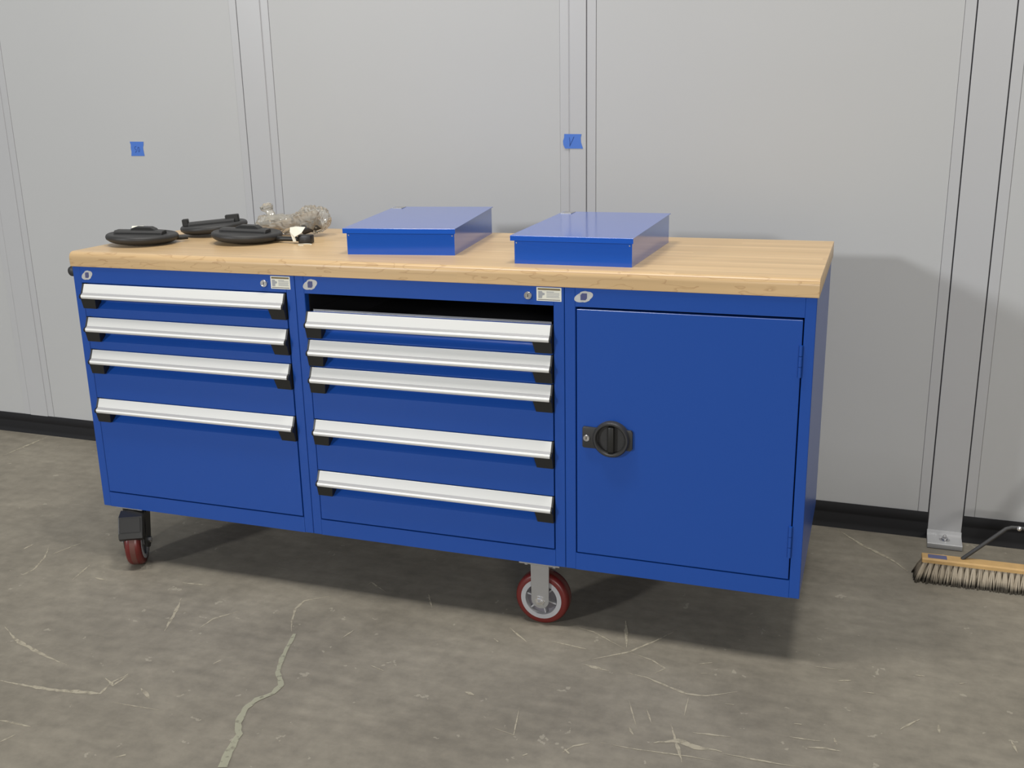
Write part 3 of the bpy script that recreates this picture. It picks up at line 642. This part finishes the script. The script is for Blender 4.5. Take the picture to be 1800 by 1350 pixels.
# ------------------------------------------------------------------ three black round bases
def round_base(cx, cy, rz, arm_ang, arm_len, tilt, label, knob=True, block=True, pegs=False, r=0.108, bar=True, lift=0.0):
    b = empty('round_base', (cx, cy, TZ), rz); tag(b, label, 'base', 'black round bases on the worktop')
    TL = Matrix.Rotation(tilt, 4, 'Y')
    def loc(bm, up=0.0): bmesh.ops.transform(bm, matrix=Matrix.Translation((0, 0, lift)) @ TL, verts=bm.verts)
    bm = BM(); lathe(bm, [(0.0001, 0.004), (r * 0.80, 0.002), (r * 0.90, 0.006), (r * 0.985, 0.013), (r, 0.019), (r * 0.985, 0.0245), (r * 0.95, 0.0275), (r * 0.90, 0.0285), (r * 0.86, 0.0270), (0.0001, 0.0285)], Matrix(), 64)
    loc(bm); fin('disc', bm, M['graphite'], b, smooth=True, local=True)
    if bar:
        bm = BM(); prism(bm, [(-0.030, 0.027), (0.020, 0.027), (0.020, 0.034), (0.012, 0.038), (-0.022, 0.038), (-0.030, 0.033)], 'x', -0.078, 0.070, bev=0.002); loc(bm)
        br = fin('mounting_bar', bm, M['graphite'], b, local=True)
        bm = BM(); box(bm, -0.072, 0.064, -0.0315, -0.0295, 0.0300, 0.0315); loc(bm); fin('bar_edge', bm, M['blackp'], br, local=True)
    if knob:
        bm = BM(); prism(bm, [(-0.045, 0.036), (0.036, 0.036), (0.030, 0.043), (0.018, 0.0475), (-0.028, 0.0475), (-0.040, 0.042)], 'x', -0.012, 0.022, bev=0.002)
        bmesh.ops.rotate(bm, cent=(0, 0, 0), matrix=Matrix.Rotation(R(90), 3, 'Z'), verts=bm.verts); loc(bm); fin('clamp', bm, M['blackp'], b, local=True)
    A = Matrix.Rotation(arm_ang - rz, 4, 'Z')
    bm = BM(); tube(bm, [(r * 0.7, 0, 0.016), (r * 1.05, 0, 0.0125), (arm_len - 0.02, 0, 0.0125)], [0.009, 0.008, 0.007], 12)
    bmesh.ops.transform(bm, matrix=A, verts=bm.verts); fin('arm', bm, M['blackp'], b, smooth=True, local=True)
    if pegs:
        for px in (-0.088, 0.062):
            bm = BM(); box(bm, px - (0.010 if px < 0 else 0.022), px + (0.010 if px < 0 else 0.022), -0.014, 0.010, 0.026, 0.050, 0.003, 2); loc(bm); fin('peg', bm, M['blackp'], b, local=True)
    if not block: return b
    bm = BM(); box(bm, arm_len - 0.022, arm_len + 0.020, -0.013, 0.013, 0.001, 0.026, 0.003, 2)
    bmesh.ops.transform(bm, matrix=A, verts=bm.verts); fin('end_block', bm, M['blackp'], b, smooth=True, local=True)
    return b
round_base(0.103, 0.200, R(20), R(38), 0.155, R(2.0), 'black round base nearest the left corner of the worktop', lift=0.004, block=False)
round_base(0.415, 0.300, R(12), R(2), 0.205, R(2.5), 'black round base with a folded paper tag on its arm', lift=0.0045)
b3 = round_base(0.192, 0.450, R(28), R(52), 0.165, R(-4.0), 'black round base farthest back, behind the other two bases', lift=0.0085, knob=False, pegs=True)
# paper tag folded over the arm of the second base
bm = BM()
pts = [(0.570, 0.300, 1.044), (0.595, 0.292, 1.048), (0.622, 0.302, 1.046), (0.616, 0.288, 1.030), (0.596, 0.280, 1.018), (0.577, 0.286, 1.032), (0.588, 0.283, 1.003), (0.598, 0.284, 1.004)]
vs = [bm.verts.new(p) for p in pts]
for f in ((0, 1, 5), (1, 2, 3), (1, 3, 4), (1, 4, 5), (5, 4, 7), (5, 7, 6)): bm.faces.new([vs[i] for i in f])
bmesh.ops.recalc_face_normals(bm, faces=bm.faces)
r_ = bmesh.ops.solidify(bm, geom=list(bm.faces), thickness=0.0008)
bmesh.ops.translate(bm, verts=bm.verts, vec=(-0.596, -0.289, -1.002))
tg = fin('paper_tag', bm, M['paper']); tg.location = (0.596, 0.289, 1.002)
tag(tg, 'crumpled white paper tag hanging on a black base arm', 'tag')
bm = BM(); tube(bm, [(0.092 + 0.02 * math.cos(a), 0.018 * math.sin(a) - 0.004, 0.0016) for a in [2 * math.pi * k / 24 for k in range(20)]], 0.0012, 6)
tw = fin('wire_tie', bm, M['paper'], smooth=True); tw.location = (0.545, 0.272, TZ); tag(tw, 'thin white wire tie loop lying beside the paper tag', 'tie')
bm = BM(); box(bm, -0.018, 0.018, -0.0006, 0.0006, -0.006, 0.006)
tg2 = fin('paper_tag', bm, M['paper']); tg2.location = (0.038, 0.262, TZ + 0.041); tg2.rotation_euler = (R(-50), 0, R(25))
tag(tg2, 'narrow white paper slip on the black base by the left corner', 'tag')

# ------------------------------------------------------------------ plastic bag with hardware inside
from mathutils import noise as mn
def crumple(bm, path, rad, seg=40, ring=26, amp=0.35, seed=0.0):
    pts = [Vector(p) for p in path]; rings = []
    L = len(pts) - 1
    for i in range(seg + 1):
        u = i / seg * L; k = min(int(u), L - 1); fr = u - k
        c = pts[k].lerp(pts[k + 1], fr); t = (pts[k + 1] - pts[k]).normalized()
        a = t.orthogonal().normalized() if i == 0 else a; a = (a - t * a.dot(t)).normalized(); s = t.cross(a)
        rr = rad[k] * (1 - fr) + rad[k + 1] * fr
        ring_v = []
        for j in range(ring):
            th = 2 * math.pi * j / ring; d = a * math.cos(th) + s * math.sin(th)
            p = c + d * rr
            nz = mn.noise(p * 42 + Vector((seed, 0, 0))) * 0.6 + abs(mn.noise(p * 95 + Vector((0, seed, 0)))) * 0.7
            p = c + d * rr * (1 + amp * nz); p.z = max(p.z, TZ + 0.0015)
            ring_v.append(bm.verts.new(p))
        rings.append(ring_v)
    for x, y in zip(rings, rings[1:]):
        for j in range(ring): bm.faces.new((x[j], x[(j + 1) % ring], y[(j + 1) % ring], y[j]))
    bm.faces.new(rings[0][::-1]); bm.faces.new(rings[-1])
BC = Vector((0.47, 0.485, TZ))
bag = empty('plastic_bag', BC); tag(bag, 'crumpled clear plastic bag of hardware behind the paper tag', 'bag')
bm = BM(); crumple(bm, [(0.330, 0.49, 1.022), (0.355, 0.49, 1.026), (0.41, 0.485, 1.026), (0.48, 0.48, 1.036), (0.535, 0.48, 1.050), (0.572, 0.48, 1.047), (0.600, 0.482, 1.036)], [0.014, 0.031, 0.029, 0.026, 0.037, 0.041, 0.018], seg=60, ring=34, amp=0.42)
fin('film', bm, M['film'], bag)
bm = BM(); crumple(bm, [(0.380, 0.500, 1.038), (0.377, 0.502, 1.055), (0.370, 0.504, 1.068), (0.362, 0.505, 1.084), (0.360, 0.505, 1.094)], [0.026, 0.013, 0.011, 0.021, 0.010], seg=26, ring=22, amp=0.5, seed=3.1)
fin('gathered_neck', bm, M['film'], bag)
bm = BM(); crumple(bm, [(0.38, 0.500, 1.044), (0.415, 0.50, 1.050), (0.45, 0.498, 1.040)], [0.010, 0.012, 0.008], seg=16, ring=16, amp=0.5, seed=5.1)
fin('film_fold', bm, M['film'], bag)
def rod(name, a, b, r, m, label, cat):
    a, b = Vector(a), Vector(b); c = a.copy()
    bm = BM(); d = b - a; tube(bm, [Vector(), d * 0.03, d * 0.97, d], [r * 0.85, r, r, r * 0.85], 18)
    o = fin(name, bm, m, smooth=True); o.location = c; tag(o, label, cat, 'hardware in the plastic bag')
rod('steel_tube', (0.385, 0.468, 1.014), (0.560, 0.486, 1.064), 0.0150, M['tube'], 'tan coloured tube slanting inside the clear plastic bag', 'tube')
rod('roller', (0.520, 0.452, 1.017), (0.580, 0.462, 1.036), 0.0165, M['graphite'], 'dark thick roller at the right end of the plastic bag', 'roller')
rod('roller', (0.345, 0.480, 1.012), (0.385, 0.500, 1.014), 0.0110, M['tube'], 'short brown stub at the left end of the plastic bag', 'roller')

# ------------------------------------------------------------------ push broom
BX0, BX1, BY0, BY1 = 2.4460, 3.0250, 0.603, 0.650
br = empty('push_broom', (2.7355, 0.635, 0)); tag(br, 'push broom with wooden block and dark-tipped bristles on the floor by the wall', 'broom')
bm = BM(); prism(bm, [(BY0, 0.0610), (BY1, 0.0610), (BY1, 0.0700), (BY1 - 0.005, 0.0735), (BY0 + 0.006, 0.0735), (BY0, 0.0705)], 'x', BX0, BX1, bev=0.002)
blk = fin('block', bm, M['broomwood'], br)
bm = BM(); box(bm, 2.463, 2.515, BY0 + 0.010, BY0 + 0.036, 0.0734, 0.0739); fin('stamp_print', bm, M['bprint'], blk)
cols = 34; rows = 5
for i in range(cols):
    for j in range(rows):
        x = BX0 + 0.008 + (BX1 - BX0 - 0.016) * (i + (0.5 if j % 2 else 0)) / (cols - 0.5); y = BY0 + 0.007 + (BY1 - BY0 - 0.014) * j / (rows - 1)
        bm = BM(); dx = (x - 2.7355) / 0.29; dy = (y - 0.6265) / 0.0235
        ex = 0.004 + 0.018 * max(0, abs(dx) - 0.82) / 0.18
        n = 9
        for h in range(n):
            a = 2 * math.pi * h / n + random.random(); r0 = 0.0038 * (0.45 + 0.55 * random.random())
            base_p = Vector((x + r0 * math.cos(a), y + r0 * math.sin(a), 0.0615))
            tip = Vector((x + 0.0105 * math.cos(a) * (0.5 + random.random() * 0.6) + math.copysign(ex, dx) * abs(dx), y + 0.010 * math.sin(a) + 0.016 * dy + random.uniform(-0.003, 0.003), 0.0012))
            mid = base_p.lerp(tip, 0.5) + Vector((0, 0, 0.004))
            tube(bm, [base_p, mid, tip], [0.0020, 0.0028, 0.0026], 4)
        fin('bristle_tuft', bm, M['bristle'], br)
bm = BM(); hd = Vector((0.62, 0.27, 1.15)).normalized(); h0 = Vector((2.7355, 0.6265, 0.0725))
tube(bm, [h0, h0 + hd * 0.02, h0 + hd * 1.12, h0 + hd * 1.14], [0.013, 0.0125, 0.0125, 0.009], 18); fin('handle', bm, M['broomwood'], br, smooth=True)
for s in (-1, 1):
    bm = BM(); c = 2.7355; hb = h0 + hd * 0.122
    if s < 0: P = [(2.5560, 0.632, 0.0730), (2.5620, 0.634, 0.0780), (2.640, 0.652, 0.1480), (2.668, 0.662, 0.1715), (2.682, 0.664, 0.1765), (2.700, 0.664, 0.1775), (hb.x - 0.014, hb.y, 0.1780)]
    else: P = [(2.915, 0.632, 0.0730), (2.911, 0.634, 0.0780), (2.87, 0.645, 0.130), (2.84, 0.655, 0.160), (2.825, 0.660, 0.170), (2.81, 0.660, 0.174), (hb.x + 0.020, hb.y, 0.1780)]
    tube(bm, P, 0.0058, 10); fin('brace', bm, M['graphite'], br, smooth=True)
bm = BM(); lathe(bm, [(0.0001, 0), (0.007, 0), (0.006, -0.005), (0.0001, -0.007)], AX((2.7010, 0.6575, 0.1785), (0, 1, 0)), 14); fin('brace_bolt', bm, M['bright'], br, smooth=True)
